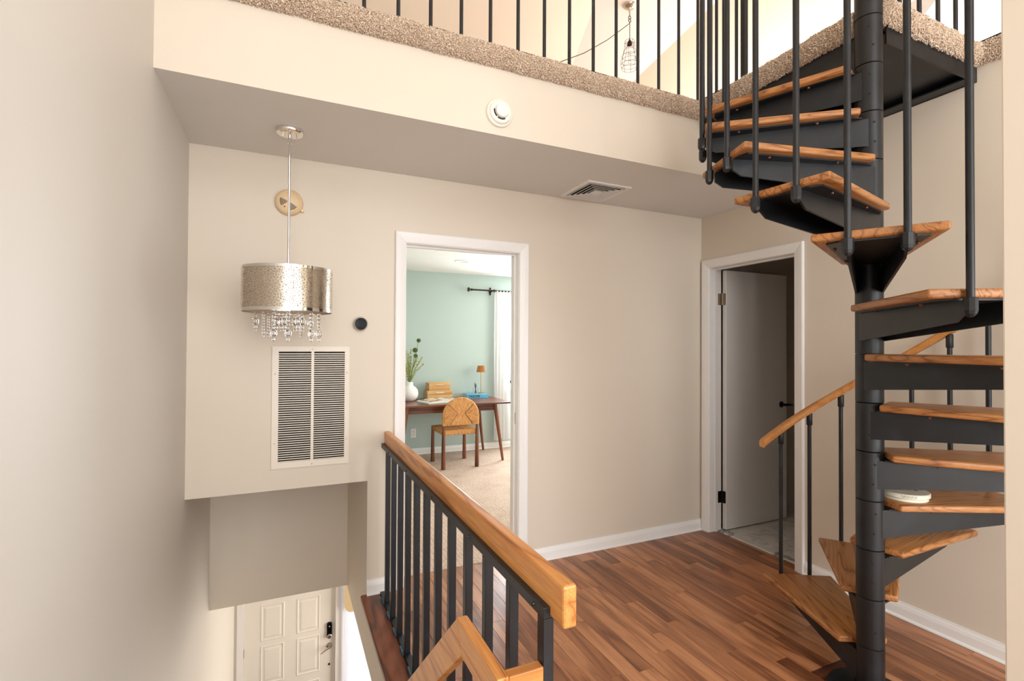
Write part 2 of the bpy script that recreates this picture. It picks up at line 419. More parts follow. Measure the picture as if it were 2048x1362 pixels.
baseboard('baseboard_back_short', SX, YB, .583, YB, 0, -1)
baseboard('baseboard_right', XR, -3.6, XR, 2.089, -1, 0)
baseboard('baseboard_right_corner', XR, 2.926, XR, YB, -1, 0)
baseboard('baseboard_near', 1.40, .28, 1.40, .533, -1, 0)

# door casings
def casing_set(root, a0, a1, ztop, plane, axis, sgn, depth):
    """a0,a1 outer edges along the wall, plane = wall face, axis 'x' (wall runs in X, faces -Y) or 'y' (wall runs in Y, faces -X)"""
    w = .062
    def P(u, d, z): return (u, plane-d, z) if axis == 'x' else (plane-d, u, z)
    prof = [(0, 0), (0, .017), (.006, .02), (.03, .017), (.052, .012), (w, .009), (w, 0)]
    def piece(name, path):
        # path: list of (u_out,z_out,u_in,z_in) at two ends
        (uo0, zo0, ui0, zi0), (uo1, zo1, ui1, zi1) = path
        k = len(prof); vs = []
        for (uo, zo, ui, zi) in path:
            for p, d in prof:
                t = p/w; vs.append(P(uo+(ui-uo)*t, d, zo+(zi-zo)*t))
        MB().add(vs, [tuple(range(k)), tuple(range(k, 2*k))] + [(i, (i+1) % k, k+(i+1) % k, k+i) for i in range(k)]).build(name, M['trim'], root)
    piece('casing', [(a0, 0, a0+w, 0), (a0, ztop, a0+w, ztop-w)])
    piece('casing', [(a1, 0, a1-w, 0), (a1, ztop, a1-w, ztop-w)])
    piece('casing', [(a0, ztop, a0+w, ztop-w), (a1, ztop, a1-w, ztop-w)])
    # jamb boards and stops
    i0, i1, zt = a0+w+.004, a1-w-.004, ztop-w-.004
    def bx(name, u0, u1, d0, d1, z0, z1):
        if axis == 'x': MB().box(u0, u1, plane+d0, plane+d1, z0, z1).build(name, M['trim'], root)
        else: MB().box(plane+d0, plane+d1, u0, u1, z0, z1).build(name, M['trim'], root)
    bx('jamb', i0-.02, i0, 0, depth, 0, zt+.02); bx('jamb', i1, i1+.02, 0, depth, 0, zt+.02); bx('jamb', i0, i1, 0, depth, zt, zt+.02)
    s0, s1 = (.05, .075)
    bx('door_stop', i0, i0+.011, s0, s1, 0, zt); bx('door_stop', i1-.011, i1, s0, s1, 0, zt); bx('door_stop', i0+.011, i1-.011, s0, s1, zt-.011, zt)
    return i0, i1, zt
D1 = struct(empty('door_1', (0, 0, 0)))
i0, i1, zt = casing_set(D1, .584, 1.456, 2.10, YB, 'x', -1, .12)
MB().box(i0-.0005, i0+.0025, 3.022, 3.06, 1.76, 1.85).build('hinge_leaf', M['brass'], D1, bevel=.001)
MB().box(i0-.0005, i0+.0025, 3.022, 3.06, .22, .31).build('hinge_leaf', M['brass'], D1, bevel=.001)
MB().box(i1-.0025, i1+.0005, 2.985, 3.012, .91, .985).build('strike_plate', M['nickel'], D1, bevel=.001)

D2 = struct(empty('door_2', (0, 0, 0)))
j0, j1, zt2 = casing_set(D2, 2.089, 2.926, 2.10, XR, 'y', -1, .12)
slab = MB().box(3.118, 3.808, 2.822, 2.857, .012, 2.026).build('door_panel', M['bathdoor'], D2, bevel=.002)
kn = MB(); kn.lathe([(.026, 0), (.026, .004), (.022, .008), (.011, .01), (.0105, .04), (.012, .045)], 20, (3.742, 2.822, .955), '-y')
kn.tube([(3.742, 2.822-.04, .955), (3.77, 2.822-.046, .956), (3.80, 2.822-.044, .953), (3.835, 2.822-.036, .952)], [.010, .0105, .0095, .007], 10)
kn.build('lever_handle', M['bronze'], slab, smooth=True)
for z in (1.80, .26):
    h = MB(); h.tube([(3.105, 2.848, z-.045), (3.105, 2.848, z+.045)], .006, 8)
    h.box(3.06, 3.103, 2.8575, 2.8595, z-.045, z+.045); h.box(3.107, 3.1185, 2.826, 2.856, z-.045, z+.045)
    h.build('hinge', M['brass'] if z > 1 else M['bronze'], D2)

# ------------------------------------------------------------------ bathroom beyond the grey door
struct(MB().box(4.25, 4.37, 1.4, 3.1, 0, 2.44).box(3.105, 4.25, 2.965, 3.06, 0, 2.44).box(3.105, 4.25, 1.4, 1.5, 0, 2.44).build('wall_bath', M['bathwall']))
struct(MB().box(3.105, 4.37, 1.4, 3.06, 2.42, 2.5).build('ceiling_bath', M['bathwall']))
FB = struct(MB().box(3.064, 4.25, 1.5, 2.965, -.03, -.006).build('floor_bath', M['ceil']))
MB().box(3.066, 3.135, j0, j1, -.006, .006).build('threshold', M['sill'], FB, bevel=.003)
yy = 1.5
r_ = 0
tx = 3.137
while tx < 4.24:
    ty = 1.5 - (.3 if r_ % 2 else 0)
    while ty < 2.96:
        a, b = max(ty, 1.5)+.0015, min(ty+.6, 2.965)-.0015
        if b-a > .02: 
            MB().box(-(min(tx+.3, 4.25)-tx)/2+.0015, (min(tx+.3, 4.25)-tx)/2-.0015, -(b-a)/2, (b-a)/2, -.006, .0035).build('tile', M['marble'], FB, bevel=.001, loc=((tx+min(tx+.3, 4.25))/2, (a+b)/2, 0))
        ty += .6
    tx += .3; r_ += 1
baseboard('baseboard_bath', 4.25, 1.5, 4.25, 2.965, -1, 0)

# ------------------------------------------------------------------ foyer below
struct(MB().box(XL, 2.5, .4, 5.85, -2.95, -2.83).build('floor_foyer', M['plankdark']))
struct(MB().box(XL, 2.5, 4.02, 5.85, -.365, -.30).build('ceiling_foyer', M['ceil']))
struct(MB().box(SX+.112, 2.5, YB+.122, 4.02, -.365, -.101).build('ceiling_foyer_side', M['ceil']))
fw = MB(); fw.box(XL, -.424, 5.85, 5.97, -2.83, -.3); fw.box(-.424, .60, 5.85, 5.97, -.70, -.3); fw.box(.60, 1.05, 5.85, 5.97, -.95, -.3); fw.box(1.05, 2.5, 5.85, 5.97, -2.83, -.3); fw.box(.60, 1.05, 5.85, 5.97, -2.83, -2.7)
struct(fw.build('wall_foyer_end', M['doorwhite']))
struct(MB().box(2.5, 2.62, .4, 5.97, -2.95, -.03).build('wall_foyer_right', M['wall']))
struct(MB().box(XL, 2.5, .28, .395, -2.95, -.366).build('wall_foyer_front', M['wall']))
# lower stairs under the well
st = thing('lower_staircase', 'stairs descending beside the landing railing towards the front door', 'stairs', (0, .4, -2.83))
for k in range(13):
    top = 2.83-.2177*(k+1)
    MB().box(XL+.002, SX-.03, .0+k*.25, .265+k*.25, max(0.0, top-.22), top).build('step', M['nosing'], st)
# entry door
D3 = struct(empty('door_3', (0, 5.85, -2.83)))
dz0, dz1 = .01, 2.06
dp = MB(); dp.box(-.364, .536, .03, .075, dz0, dz1); door = dp.build('door_panel', M['doorwhite'], D3)
def raised(x0, x1, z0, z1, n='raised_panel'):
    b = MB(); y0 = .03
    # sunk moulding ring then raised field
    o = [(x0, z0), (x1, z0), (x1, z1), (x0, z1)]
    def ring(i): return [(x0+i, z0+i), (x1-i, z0+i), (x1-i, z1-i), (x0+i, z1-i)]
    ds = [(0, .0005), (.008, -.006), (.02, .004), (.045, -.004)]
    vs = []; fs = []
    for j, (i, d) in enumerate(ds):
        for p in ring(i): vs.append((p[0], y0-.0005+d, p[1]))
    for j in range(len(ds)-1):
        for k in range(4): fs.append((j*4+k, j*4+(k+1) % 4, (j+1)*4+(k+1) % 4, (j+1)*4+k))
    fs.append(tuple(range(len(vs)-4, len(vs))))
    b.add(vs, fs).build(n, M['doorwhite'], door)
for x0, x1 in ((-.206, .02), (.142, .377)):
    raised(x0, x1, 2.83-1.70, 2.83-1.32); raised(x0, x1, 2.83-2.15, 2.83-1.75); raised(x0, x1, .2, .6); raised(x0, x1, 1.58, 1.9)
for u0, u1, z0, z1 in ((-.424, -.3648, 0, 2.13), (.5368, .60, 0, 2.13), (-.424, .60, 2.066, 2.13)):
    MB().box(u0, u1, -.012, .08, z0, z1).build('casing', M['trim'], D3)
lk = MB(); lk.prism([(.448+.006*0, 1.02), (.5, 1.02), (.5, 1.19), (.448, 1.19)], .006, .03, 1); lock = lk.build('smart_lock', M['blackgloss'], D3, bevel=.02, seg=3)
MB().lathe([(.024, 0), (.024, .01), (.018, .014)], 16, (.474, .006, 1.045), '-y').build('lock_cylinder', M['nickel'], lock, smooth=True)
MB().sphere((.474, .005, 1.15), .006).build('lock_light', M['trim'], lock)
hv = MB(); hv.lathe([(.03, 0), (.03, .006), (.012, .012), (.011, .05)], 16, (.476, .03, .932), '-y')
hv.tube([(.476, -.022, .932), (.45, -.026, .93), (.415, -.024, .905), (.385, -.022, .885)], [.011, .010, .008, .006], 10)
hv.build('lever_handle', M['nickel'], D3, smooth=True)
MB().lathe([(.011, 0), (.011, .006), (.007, .01)], 12, (.475, .03, .725), '-y').build('door_stud', M['bronze'], D3)
MB().tube([(-.367, .026, 1.0), (-.367, .026, 1.09)], .008, 8).build('hinge', M['nickel'], D3)
# sidelight window with sheer
W2 = struct(empty('window_2', (.60, 5.85, -2.83)))
for a, b, c, d in ((0, .03, .13, 1.88), (.42, .45, .13, 1.88), (.03, .42, 1.85, 1.88), (.03, .42, .13, .17)): MB().box(a, b, .02, .1, c, d).build('window_frame', M['trim'], W2)
MB().box(.03, .42, .06, .065, .17, 1.85).build('pane', M['pane'], W2)
cv = []; cf = []; n = 40
for i in range(n+1):
    u = i/n; xx = .61+.44*u; yv = 5.80+.012*math.sin(u*38)+.005*math.sin(u*71+1)
    cv += [(xx, yv, -2.78), (xx, yv, -1.06)]
for i in range(n): cf.append((2*i, 2*i+2, 2*i+3, 2*i+1))
sc_ = MB().add(cv, cf).build('sheer_curtain', M['sheer'], smooth=True, fix=False)
tag(sc_, 'white sheer curtain over the narrow window right of the front door', 'curtain')
rb = MB(); rb.prism([(.62, -1.46), (.64, -1.50), (.68, -1.53), (1.04, -1.53), (1.04, -1.05), (.62, -1.05)], 5.775, 5.784, 1)
tag(rb.build('roman_shade', M['tanlinen']), 'tan roman shade with rounded corner above the sheer curtain', 'window shade')

# ------------------------------------------------------------------ loft: floor, ceiling, walls
struct(MB().box(XL, 7, YF+.11, 7.0, 2.60, 2.80).box(XR+.12, 7, -3.6, YF+.11, 2.60, 2.80).build('floor_loft', M['loftcarpet']))
A, B = Vector((2.803, 4.217)), Vector((3.137, 5.148)); dAB = (B-A)/(B.y-A.y)
Cc, Dd = Vector((3.875, 3.844)), Vector((4.003, 4.863)); dCD = (Dd-Cc)/(Dd.y-Cc.y)
def onl(P, d, y): q = P + d*(y-P.y); return (q.x, q.y)
y0, y1 = -3.72, 7.0; zc = 4.84
a0_, a1_ = onl(A, dAB, y0), onl(A, dAB, y1); c0_, c1_ = onl(Cc, dCD, y0), onl(Cc, dCD, y1)
struct(MB().add([(*a0_, zc), (*c0_, zc), (*c1_, zc), (*a1_, zc), (*a0_, zc+.1), (*c0_, zc+.1), (*c1_, zc+.1), (*a1_, zc+.1)], [(0, 1, 2, 3), (4, 5, 6, 7)]).build('ceiling_loft_flat', M['loftwhite'], fix=False))
def dz(px): return max(0, 0)
struct(MB().add([(*a0_, zc), (*a1_, zc), (XL-.1, y1, zc-(a1_[0]+.55)*.30), (XL-.1, y0, zc-(a0_[0]+.55)*.30)], [(0, 1, 2, 3)]).build('ceiling_loft_slope', M['cream'], fix=False))
struct(MB().add([(*c0_, zc), (*c1_, zc), (7, y1, zc-(7-c1_[0])*.3), (7, y0, zc-(7-c0_[0])*.3)], [(0, 1, 2, 3)]).build('ceiling_loft_slope_right', M['cream'], fix=False))
struct(MB().box(XL-.12, 7.1, 6.9, 7.0, 2.6, 5.4).build('wall_loft_back', M['cream']))
struct(MB().box(6.9, 7.0, -3.72, 7.0, 2.6, 5.4).build('wall_loft_right', M['cream']))
# sloping white skirting of an upper stair on the loft
struct(MB().add([(3.02, 1.95, 2.86), (3.02, 1.79, 2.86), (3.9, 1.79, 3.75), (3.9, 1.95, 3.75), (3.02, 1.95, 2.92), (3.02, 1.79, 2.92), (3.9, 1.79, 3.81), (3.9, 1.95, 3.81)],
       [(0, 1, 2, 3), (4, 5, 6, 7), (0, 1, 5, 4), (1, 2, 6, 5), (2, 3, 7, 6), (3, 0, 4, 7)]).build('trim_2', M['trim']))

# carpet nosing: rolled edge with cut-pile tufts
def nosing(name, path, out, label):
    """path: 2 points on the structure edge; out: unit outward; rolled profile between z 2.765 and 2.862"""
    p0, p1 = Vector(path[0]), Vector(path[1]); L = (p1-p0).length; d = (p1-p0)/L; o = Vector(out)
    prof = []
    for i in range(11):
        t = math.pi*(-.5 + i/10*1.0)
        prof.append((.006+.030*math.cos(t)**.8 if abs(math.cos(t)) > 1e-6 else .006, 2.813+.044*math.sin(t)))
    prof = [(-.02, 2.769)] + prof + [(-.07, 2.857)]
    b = MB(); k = len(prof); ns = 24; vs = []; fs = []
    rr = random.Random(hash(name) % 97)
    for j in range(ns+1):
        q = p0 + d*(L*j/ns)
        wob = .003*math.sin(j*1.7)+.002*math.sin(j*3.1)
        for r, z in prof: vs.append((q.x+o.x*(r+wob*.5), q.y+o.y*(r+wob*.5), z+wob*.4))
    for j in range(ns):
        for i in range(k-1): fs.append((j*k+i, (j+1)*k+i, (j+1)*k+i+1, j*k+i+1))
    fs += [tuple(range(k)), tuple(range(ns*k, ns*k+k))]
    root = b.add(vs, fs).build(name, M['tuft'], smooth=True)
    tag(root, label, 'carpet edge')
    # tufts
    arcs = [0]
    for i in range(1, k): arcs.append(arcs[-1]+math.hypot(prof[i][0]-prof[i-1][0], prof[i][1]-prof[i-1][1]))
    N = int(L*arcs[-1]*70000); tv = []; tf = []
    for _ in range(N):
        s = rr.random()*L; a = rr.random()*arcs[-1]
        i = 1
        while arcs[i] < a: i += 1
        t = (a-arcs[i-1])/(arcs[i]-arcs[i-1]); r = prof[i-1][0]+(prof[i][0]-prof[i-1][0])*t; z = prof[i-1][1]+(prof[i][1]-prof[i-1][1])*t
        tx_, tz_ = prof[i][0]-prof[i-1][0], prof[i][1]-prof[i-1][1]; ln = math.hypot(tx_, tz_); nr, nz = tz_/ln, -tx_/ln
        jj = s/L*ns; wob = .003*math.sin(jj*1.7)+.002*math.sin(jj*3.1)
        q = p0 + d*s
        c = Vector((q.x+o.x*(r+wob*.5), q.y+o.y*(r+wob*.5), z+wob*.4))
        n_ = Vector((o.x*nr, o.y*nr, nz)); n_ = (n_ + Vector((rr.gauss(0, .45), rr.gauss(0, .45), rr.gauss(0, .45)))).normalized()
        e1 = n_.orthogonal().normalized(); e2 = n_.cross(e1); R = .0021+rr.random()*.0013; h = .006+rr.random()*.007
        an = rr.random()*6.28
        o_ = len(tv)
        for m_ in range(3):
            th = an+m_*2.094; tv.append(tuple(c - n_*.002 + e1*(R*math.cos(th)) + e2*(R*math.sin(th))))
        tip = c+n_*h
        for m_ in range(3):
            th = an+m_*2.094; tv.append(tuple(tip + e1*(R*.8*math.cos(th)) + e2*(R*.8*math.sin(th))))
        tf += [(o_, o_+1, o_+4, o_+3), (o_+1, o_+2, o_+5, o_+4), (o_+2, o_, o_+3, o_+5), (o_+3, o_+4, o_+5)]
    me = bpy.data.meshes.new('carpet_pile'); me.from_pydata(tv, [], tf)
    pl = put('carpet_pile', me, M['tuft'], root); pl['kind'] = 'stuff'
    return root
nosing('carpet_nosing', ((XL, YF), (2.195, YF)), (0, -1), 'long brown carpet roll along the loft edge above the beige fascia')
nosing('carpet_nosing', ((2.222, YF-.02), (2.222, 1.31)), (-1, 0), 'brown carpet roll on the stair platform left of the black pole')
nosing('carpet_nosing', ((2.236, 1.225), (2.975, 1.225)), (0, -1), 'brown carpet roll on the stair platform right of the black pole')
nosing('carpet_nosing', ((XR, 1.20), (XR, .2)), (-1, 0), 'brown carpet roll atop the right wall by the frame edge')

# loft railings
def railing(name, label, pts, p0, p1, ztop=3.80, zb=2.862, r=.009, group='black loft railings'):
    root = thing(name, label, 'railing', (*p0, zb-.02), 0, group)
    P = lambda x, y, z: (x-p0[0], y-p0[1], z-zb+.02)
    bar = MB().tube([(x, y, 0) for x, y in ((0, 0), (1, 0))], .01, 4)
    dx, dy = p1[0]-p0[0], p1[1]-p0[1]; L = math.hypot(dx, dy); nx, ny = -dy/L*.011, dx/L*.011
    def flat(nm, z0, z1):
        MB().add([P(p0[0]+nx, p0[1]+ny, z0), P(p1[0]+nx, p1[1]+ny, z0), P(p1[0]-nx, p1[1]-ny, z0), P(p0[0]-nx, p0[1]-ny, z0),
                  P(p0[0]+nx, p0[1]+ny, z1), P(p1[0]+nx, p1[1]+ny, z1), P(p1[0]-nx, p1[1]-ny, z1), P(p0[0]-nx, p0[1]-ny, z1)],
                 [(0, 1, 2, 3), (4, 5, 6, 7), (0, 1, 5, 4), (1, 2, 6, 5), (2, 3, 7, 6), (3, 0, 4, 7)]).build(nm, M['steel'], root)
    flat('bottom_bar', zb, zb+.014); flat('top_bar', ztop, ztop+.02)
    me = MB().tube([(0, 0, -.0), (0, 0, ztop-zb)], r, 10).mesh('baluster', True)
    for x, y in pts: put('baluster', me, M['steel'], root, P(x, y, zb))
    return root
railing('loft_railing', 'row of thin black balusters along the loft edge above the fascia', [(2.204-.1468*i, 2.203) for i in range(18)], (XL+.01, 2.203), (2.212, 2.203))
lr = railing('loft_railing', 'short black railing on the platform left of the pole, ending in a thicker post', [(2.217, 2.075), (2.22, 1.94)], (2.212, 2.203), (2.235, 1.91), group='black loft railings')
MB().box(-.013, .013, -.013, .013, .02, 1.0).build('post', M['steel'], lr, loc=(2.238-2.212, 1.905-2.203, 0))
railing('loft_railing', 'black railing on the platform right of the pole', [(2.384+.1493*i, 1.237) for i in range(4)] + [(2.975, 1.237)], (2.30, 1.237), (2.985, 1.237), zb=2.866)
railing('loft_railing', 'black railing atop the right wall, cut by the near wall', [(2.99, 1.237-.148*i) for i in range(1, 9)], (2.99, 1.225), (2.99, 0), zb=2.866)

# ------------------------------------------------------------------ spiral staircase
PC = (2.214, 1.265); H = .2; NT_ = 13; ANG0, STEP = 60.3, 26.1
SP = thing('spiral_staircase', 'black steel spiral staircase with wooden treads winding up to the loft', 'staircase', (*PC, 0))
MB().lathe([(.15, .0), (.15, .008), (.06, .012), (.058, .03)], 32).build('base_plate', M['steel'], SP, smooth=True)
sl = MB().lathe([(.047, 0), (.0495, .002), (.0495, .197), (.047, .199)], 36).mesh('pole_sleeve', True)
bolt_me = MB().lathe([(.0045, 0), (.0045, .0012), (.002, .002)], 8, (0, 0, 0), '-y').mesh('set_screw', True)
for k in range(19):
    s_ = put('pole_sleeve', sl, M['steel'], SP, (0, 0, k*H))
    for dz_, da in ((.07, .1), (.15, .1)):
        a = math.radians(205+rnd.random()*30)
        q = put('set_screw', bolt_me, M['dark'], s_, (.0492*math.cos(a), .0492*math.sin(a), dz_)); q.rotation_euler.z = a+math.pi/2
def tread_mesh():
    out = [(.048, -.098), (.636, -.178), (.636, .178), (.048, .098)]
    b = MB(); b.prism(out, -.028, 0)
    return b.mesh('tread', True, .0085, 3)
tm = tread_mesh()
plate = MB().prism([(.035, -.055), (.07, -.075), (.60, -.135), (.618, -.10), (.618, .10), (.60, .135), (.07, .075), (.035, .055)], -.034, -.0283).mesh('tread_plate')
def gusset(sgn):
    a, b_ = (.012, .0445*sgn), (.628, .0735*sgn)
    d = Vector((b_[0]-a[0], b_[1]-a[1])); L = d.length; d /= L; n = Vector((-d.y, d.x))*.004
    prof = [(0, -.034), (L, -.034), (L, -.075), (L-.035, -.098), (.0, -.148)]
    vs = []
    for s_ in (1, -1):
        for t, z in prof: vs.append((a[0]+d.x*t+n.x*s_, a[1]+d.y*t+n.y*s_, z))
    k = len(prof)
    return MB().add(vs, [tuple(range(k)), tuple(range(k, 2*k))] + [(i, (i+1) % k, k+(i+1) % k, k+i) for i in range(k)]).mesh('gusset')
gm = {1: gusset(1), -1: gusset(-1)}
br = MB().lathe([(.0165, -.028), (.0175, -.031), (.0175, -.066), (.0165, -.069), (.0145, -.076), (.009, -.083), (.002, -.086)], 8).mesh('bracket')
screw = MB().sphere((0, 0, 0), .006, 8, 4).mesh('screw', True)
RB = .655
def zrail(ang):   # underside of handrail at angle (degrees, decreasing upwards)
    return H*(1+1.06*(ANG0-ang)/STEP) + .815
for k in range(1, NT_+1):
    c = ANG0-STEP*(k-1); ca = math.radians(c)
    t = put('tread', tm, M['tread'], SP, (0, 0, k*H), ca)
    put('tread_plate', plate, M['steel'], t)
    for s_ in (1, -1):
        put('gusset', gm[s_], M['steel'], t)
        la = math.radians(6.55*s_)
        put('bracket', br, M['steel'], t, (RB*math.cos(la), RB*math.sin(la), 0))
        for rr_ in (.2, .5): put('screw', screw, M['leg'], t, (rr_, s_*(.062+.1*rr_), -.036))
        a = c+6.55*s_; ar = math.radians(a); zb = k*H-.03; ztp = zrail(a)
        bl = MB().tube([(0, 0, 0), (0, 0, ztp-zb)], .0103, 12).build('baluster', M['steel'], SP, True, loc=(RB*math.cos(ar), RB*math.sin(ar), zb))
        MB().lathe([(.0125, ztp-zb-.065), (.0145, ztp-zb-.062), (.0145, ztp-zb-.004), (.012, ztp-zb)], 12).build('ferrule', M['steel'], bl, True)
hr = MB(); n = 220; vs = []; fs = []
for i in range(n+1):
    a = 76.5-i*(76.5+266)/n; ar = math.radians(a); z = zrail(a); ct, s_ = math.cos(ar), math.sin(ar)
    for rr_, zz in ((RB-.017, .004), (RB-.021, .012), (RB-.021, .034), (RB-.014, .044), (RB+.014, .044), (RB+.021, .034), (RB+.021, .012), (RB+.017, .004)):
        vs.append((rr_*ct, rr_*s_, z+zz-.006))
for i in range(n):
    for k in range(8): fs.append((i*8+k, i*8+(k+1) % 8, (i+1)*8+(k+1) % 8, (i+1)*8+k))
fs.append(tuple(range(8))); fs.append(tuple(range(n*8, n*8+8)))
hr.add(vs, fs).build('handrail', M['oak'], SP, True)
# landing platform of the spiral stair
pf = MB()
def lp(x0, x1, y0, y1, z0, z1): pf.box(x0-PC[0], x1-PC[0], y0-PC[1], y1-PC[1], z0, z1)
lp(2.226, 2.980, 1.228, 2.19, 2.722, 2.73); 
lp(2.218, 2.226, 1.27, 2.19, 2.69, 2.775); lp(2.26, 2.980, 1.220, 1.228, 2.69, 2.775); lp(2.972, 2.980, 1.228, 2.19, 2.69, 2.775); lp(2.226, 2.972, 2.182, 2.19, 2.69, 2.775)
lp(2.90, 2.972, 1.228, 2.19, 2.692, 2.70); lp(2.226, 2.972, 1.66, 1.70, 2.695, 2.722)
pf.build('platform_frame', M['steel'], SP)
MB().box(2.23-PC[0], 2.972-PC[0], 1.24-PC[1], 2.182-PC[1], 2.775, 2.855).build('platform_carpet', M['loftcarpet'], SP)

# ------------------------------------------------------------------ landing guard and stair rail
GX0, GX1 = .513, .538
GR = thing('landing_guardrail', 'black steel landing guard with a honey oak rail along its right side', 'railing', (.5255, 1.9, 0))
g = lambda x, y, z: (x-.5255, y-1.9, z)
def gbox(name, x0, x1, y0, y1, z0, z1, mat, bev=.0015, par=None):
    return MB().box(x0-.5255, x1-.5255, y0-1.9, y1-1.9, z0, z1).build(name, mat, par or GR, bevel=bev, seg=2)
gbox('top_bar', GX0, GX1, .952, 2.941, .833, .858, M['steel'])
gbox('bottom_bar', GX0-.004, GX1+.004, .952, 2.941, 0, .010, M['steel'])
for i in range(13):
    yb = .965 + i*.1655
    if i == 0: gbox('end_post', GX0, GX1, .952, .982, .010, .833, M['steel'])
    elif yb < 2.94:
        gbox('bar', GX0, GX1, yb, yb+.025, .010, .833, M['steel'])
        gbox('foot_pad', GX0-.012, GX0-.0045, yb+.002, yb+.07, 0, .012, M['teal'], .001)
for i in range(5):
    MB().sphere((GX0-.5255, 1.0+i*.43-1.9, .846), .005, 8, 4).build('bolt_head', M['steel'], GR, True)
gbox('wood_rail', .529, .562, .895, 2.942, .836, .926, M['oaky'], .006)
SR = thing('stair_handrail', 'mitred honey oak handrail bending down the stairs in front of the landing guard', 'handrail', (.4175, 1.1, 0))
def face_prism(name, pts, x0, x1, mat):
    MB().prism([(y-1.1, z) for y, z in pts], x0-.4175, x1-.4175, 0).build(name, mat, SR, bevel=.003, seg=2)
zt_ = .735; hh = .082; th = math.atan(.9)
mt = (1.212-hh*math.tan(th/2), zt_-hh)
face_prism('level_rail', [(.95, zt_), (1.212, zt_), mt, (.95, zt_-hh)], .404, .431, M['oaky'])
e = 2.6
face_prism('sloped_rail', [(1.212, zt_), (1.212+e, zt_-.9*e), (1.212+e-hh*math.sin(th), zt_-.9*e-hh*math.cos(th)), mt], .404, .431, M['oaky'])
MB().box(.431-.4175, GX0-.4175-.0005, .949-1.1, .976-1.1, zt_-hh, zt_).build('return_rail', M['oak'], SR, bevel=.003, seg=2)

# ------------------------------------------------------------------ chandelier over the stairs
CH = thing('drum_chandelier', 'chrome drum chandelier with hanging crystal strands above the stairwell', 'chandelier', (.010, 2.558, 2.44))
MB().lathe([(.060, 0), (.062, -.004), (.062, -.016), (.057, -.022), (.02, -.023), (.012, -.026)], 40).build('canopy', M['chrome'], CH, True)
MB().lathe([(.0075, -.02), (.0075, -.055), (.010, -.057), (.010, -.066), (.006, -.068)], 14).build('swivel', M['chrome'], CH, True)
for sx_ in (-.03, .03): MB().lathe([(.003, -.022), (.003, -.034), (.001, -.036)], 8, (sx_, 0, 0)).build('mounting_screw', M['chrome'], CH, True)
MB().tube([(0, 0, -.066), (0, 0, -.72)], .0055, 12).build('rod', M['chrome'], CH, True)
RS = .196; zs0, zs1 = 1.577-2.44, 1.778-2.44
n = 72; vs = []; fs = []
for i in range(n):
    a = 2*math.pi*i/n; vs += [(RS*math.cos(a), RS*math.sin(a), zs0+.014), (RS*math.cos(a), RS*math.sin(a), zs1-.012)]
for i in range(n): fs.append((2*i, 2*((i+1) % n), 2*((i+1) % n)+1, 2*i+1))
sh = MB().add(vs, fs).mesh('drum_shade', True, fix=False)
uvl = sh.uv_layers.new(name='UVMap')
for p in sh.polygons:
    i = p.index
    for li in p.loop_indices:
        vi = sh.loops[li].vertex_index; ii = vi//2
        u = ii/n if not (i == n-1 and ii == 0) else 1.0
        uvl.data[li].uv = (u*2*math.pi*RS, (vi % 2)*(zs1-zs0-.026))
shade = put('drum_shade', sh, M['perf'], CH)
for z0, z1 in ((zs0, zs0+.014), (zs1-.012, zs1)):
    MB().lathe([(RS-.003, z0), (RS+.0012, z0), (RS+.0012, z1), (RS-.003, z1), (RS-.003, z0)], 72, cap=False).build('shade_rim', M['chrome'], shade, True)
MB().lathe([(RS-.010, zs0+.004), (RS-.010, zs1-.002)], 64, cap=False).build('shade_liner', M['liner'], CH, True, fix=False)
sp = MB()
for i in range(3):
    a = math.radians(120*i+20); sp.tube([(0, 0, zs1-.01), (RS*math.cos(a)-.003*math.cos(a), RS*math.sin(a), zs1-.006)], .003, 6)
sp.build('spider', M['chrome'], CH)
MB().lathe([(.12, zs0+.012), (.12, zs0+.018)], 40).build('crystal_plate', M['chrome'], CH)
def bead_mesh(r, sz=1): 
    return MB().sphere((0, 0, 0), r, 9, 5, sz).mesh('bead')
b_s = bead_mesh(.0062); b_m = bead_mesh(.0085); b_l = bead_mesh(.0165, 1.05); b_t = bead_mesh(.008, 1.3)
rc = random.Random(5)
strands = [(-.139, .045, 's'), (-.103, -.03, 'thin'), (-.06, -.06, 'l'), (-.050, .07, 's'), (-.03, .09, 's'), (0.0, -.085, 'l'), (.03, .05, 's'), (.042, -.05, 's'), (.062, -.01, 's'), (.060, .08, 'thin'), (.100, -.045, 'l'), (.135, -.02, 'l'), (-.085, .08, 'thin'), (.10, .08, 's'), (-.015, .02, 's')]
for x_, y_, kd in strands:
    L = {'s': .075, 'l': .143, 'thin': .135}[kd]*(.96+.08*rc.random())
    zt3 = zs0+.012
    w = MB().tube([(x_, y_, zt3), (x_, y_, zt3-L)], .0006, 5).build('crystal_strand', M['nickel'], CH)
    z = zt3-.012
    if kd == 's':
        seq = [b_s, b_s, b_l, b_m, b_s]
    elif kd == 'l': seq = [b_m, b_m, b_m, b_m, b_s, b_l, b_t]
    else: seq = [b_s]*7 + [b_m, b_s]
    R = {b_s: .0062, b_m: .0085, b_l: .0175, b_t: .010}
    for b_ in seq:
        z -= R[b_]; put('bead', b_, M['crystal'], w, (x_, y_, z)); z -= R[b_]*1.03

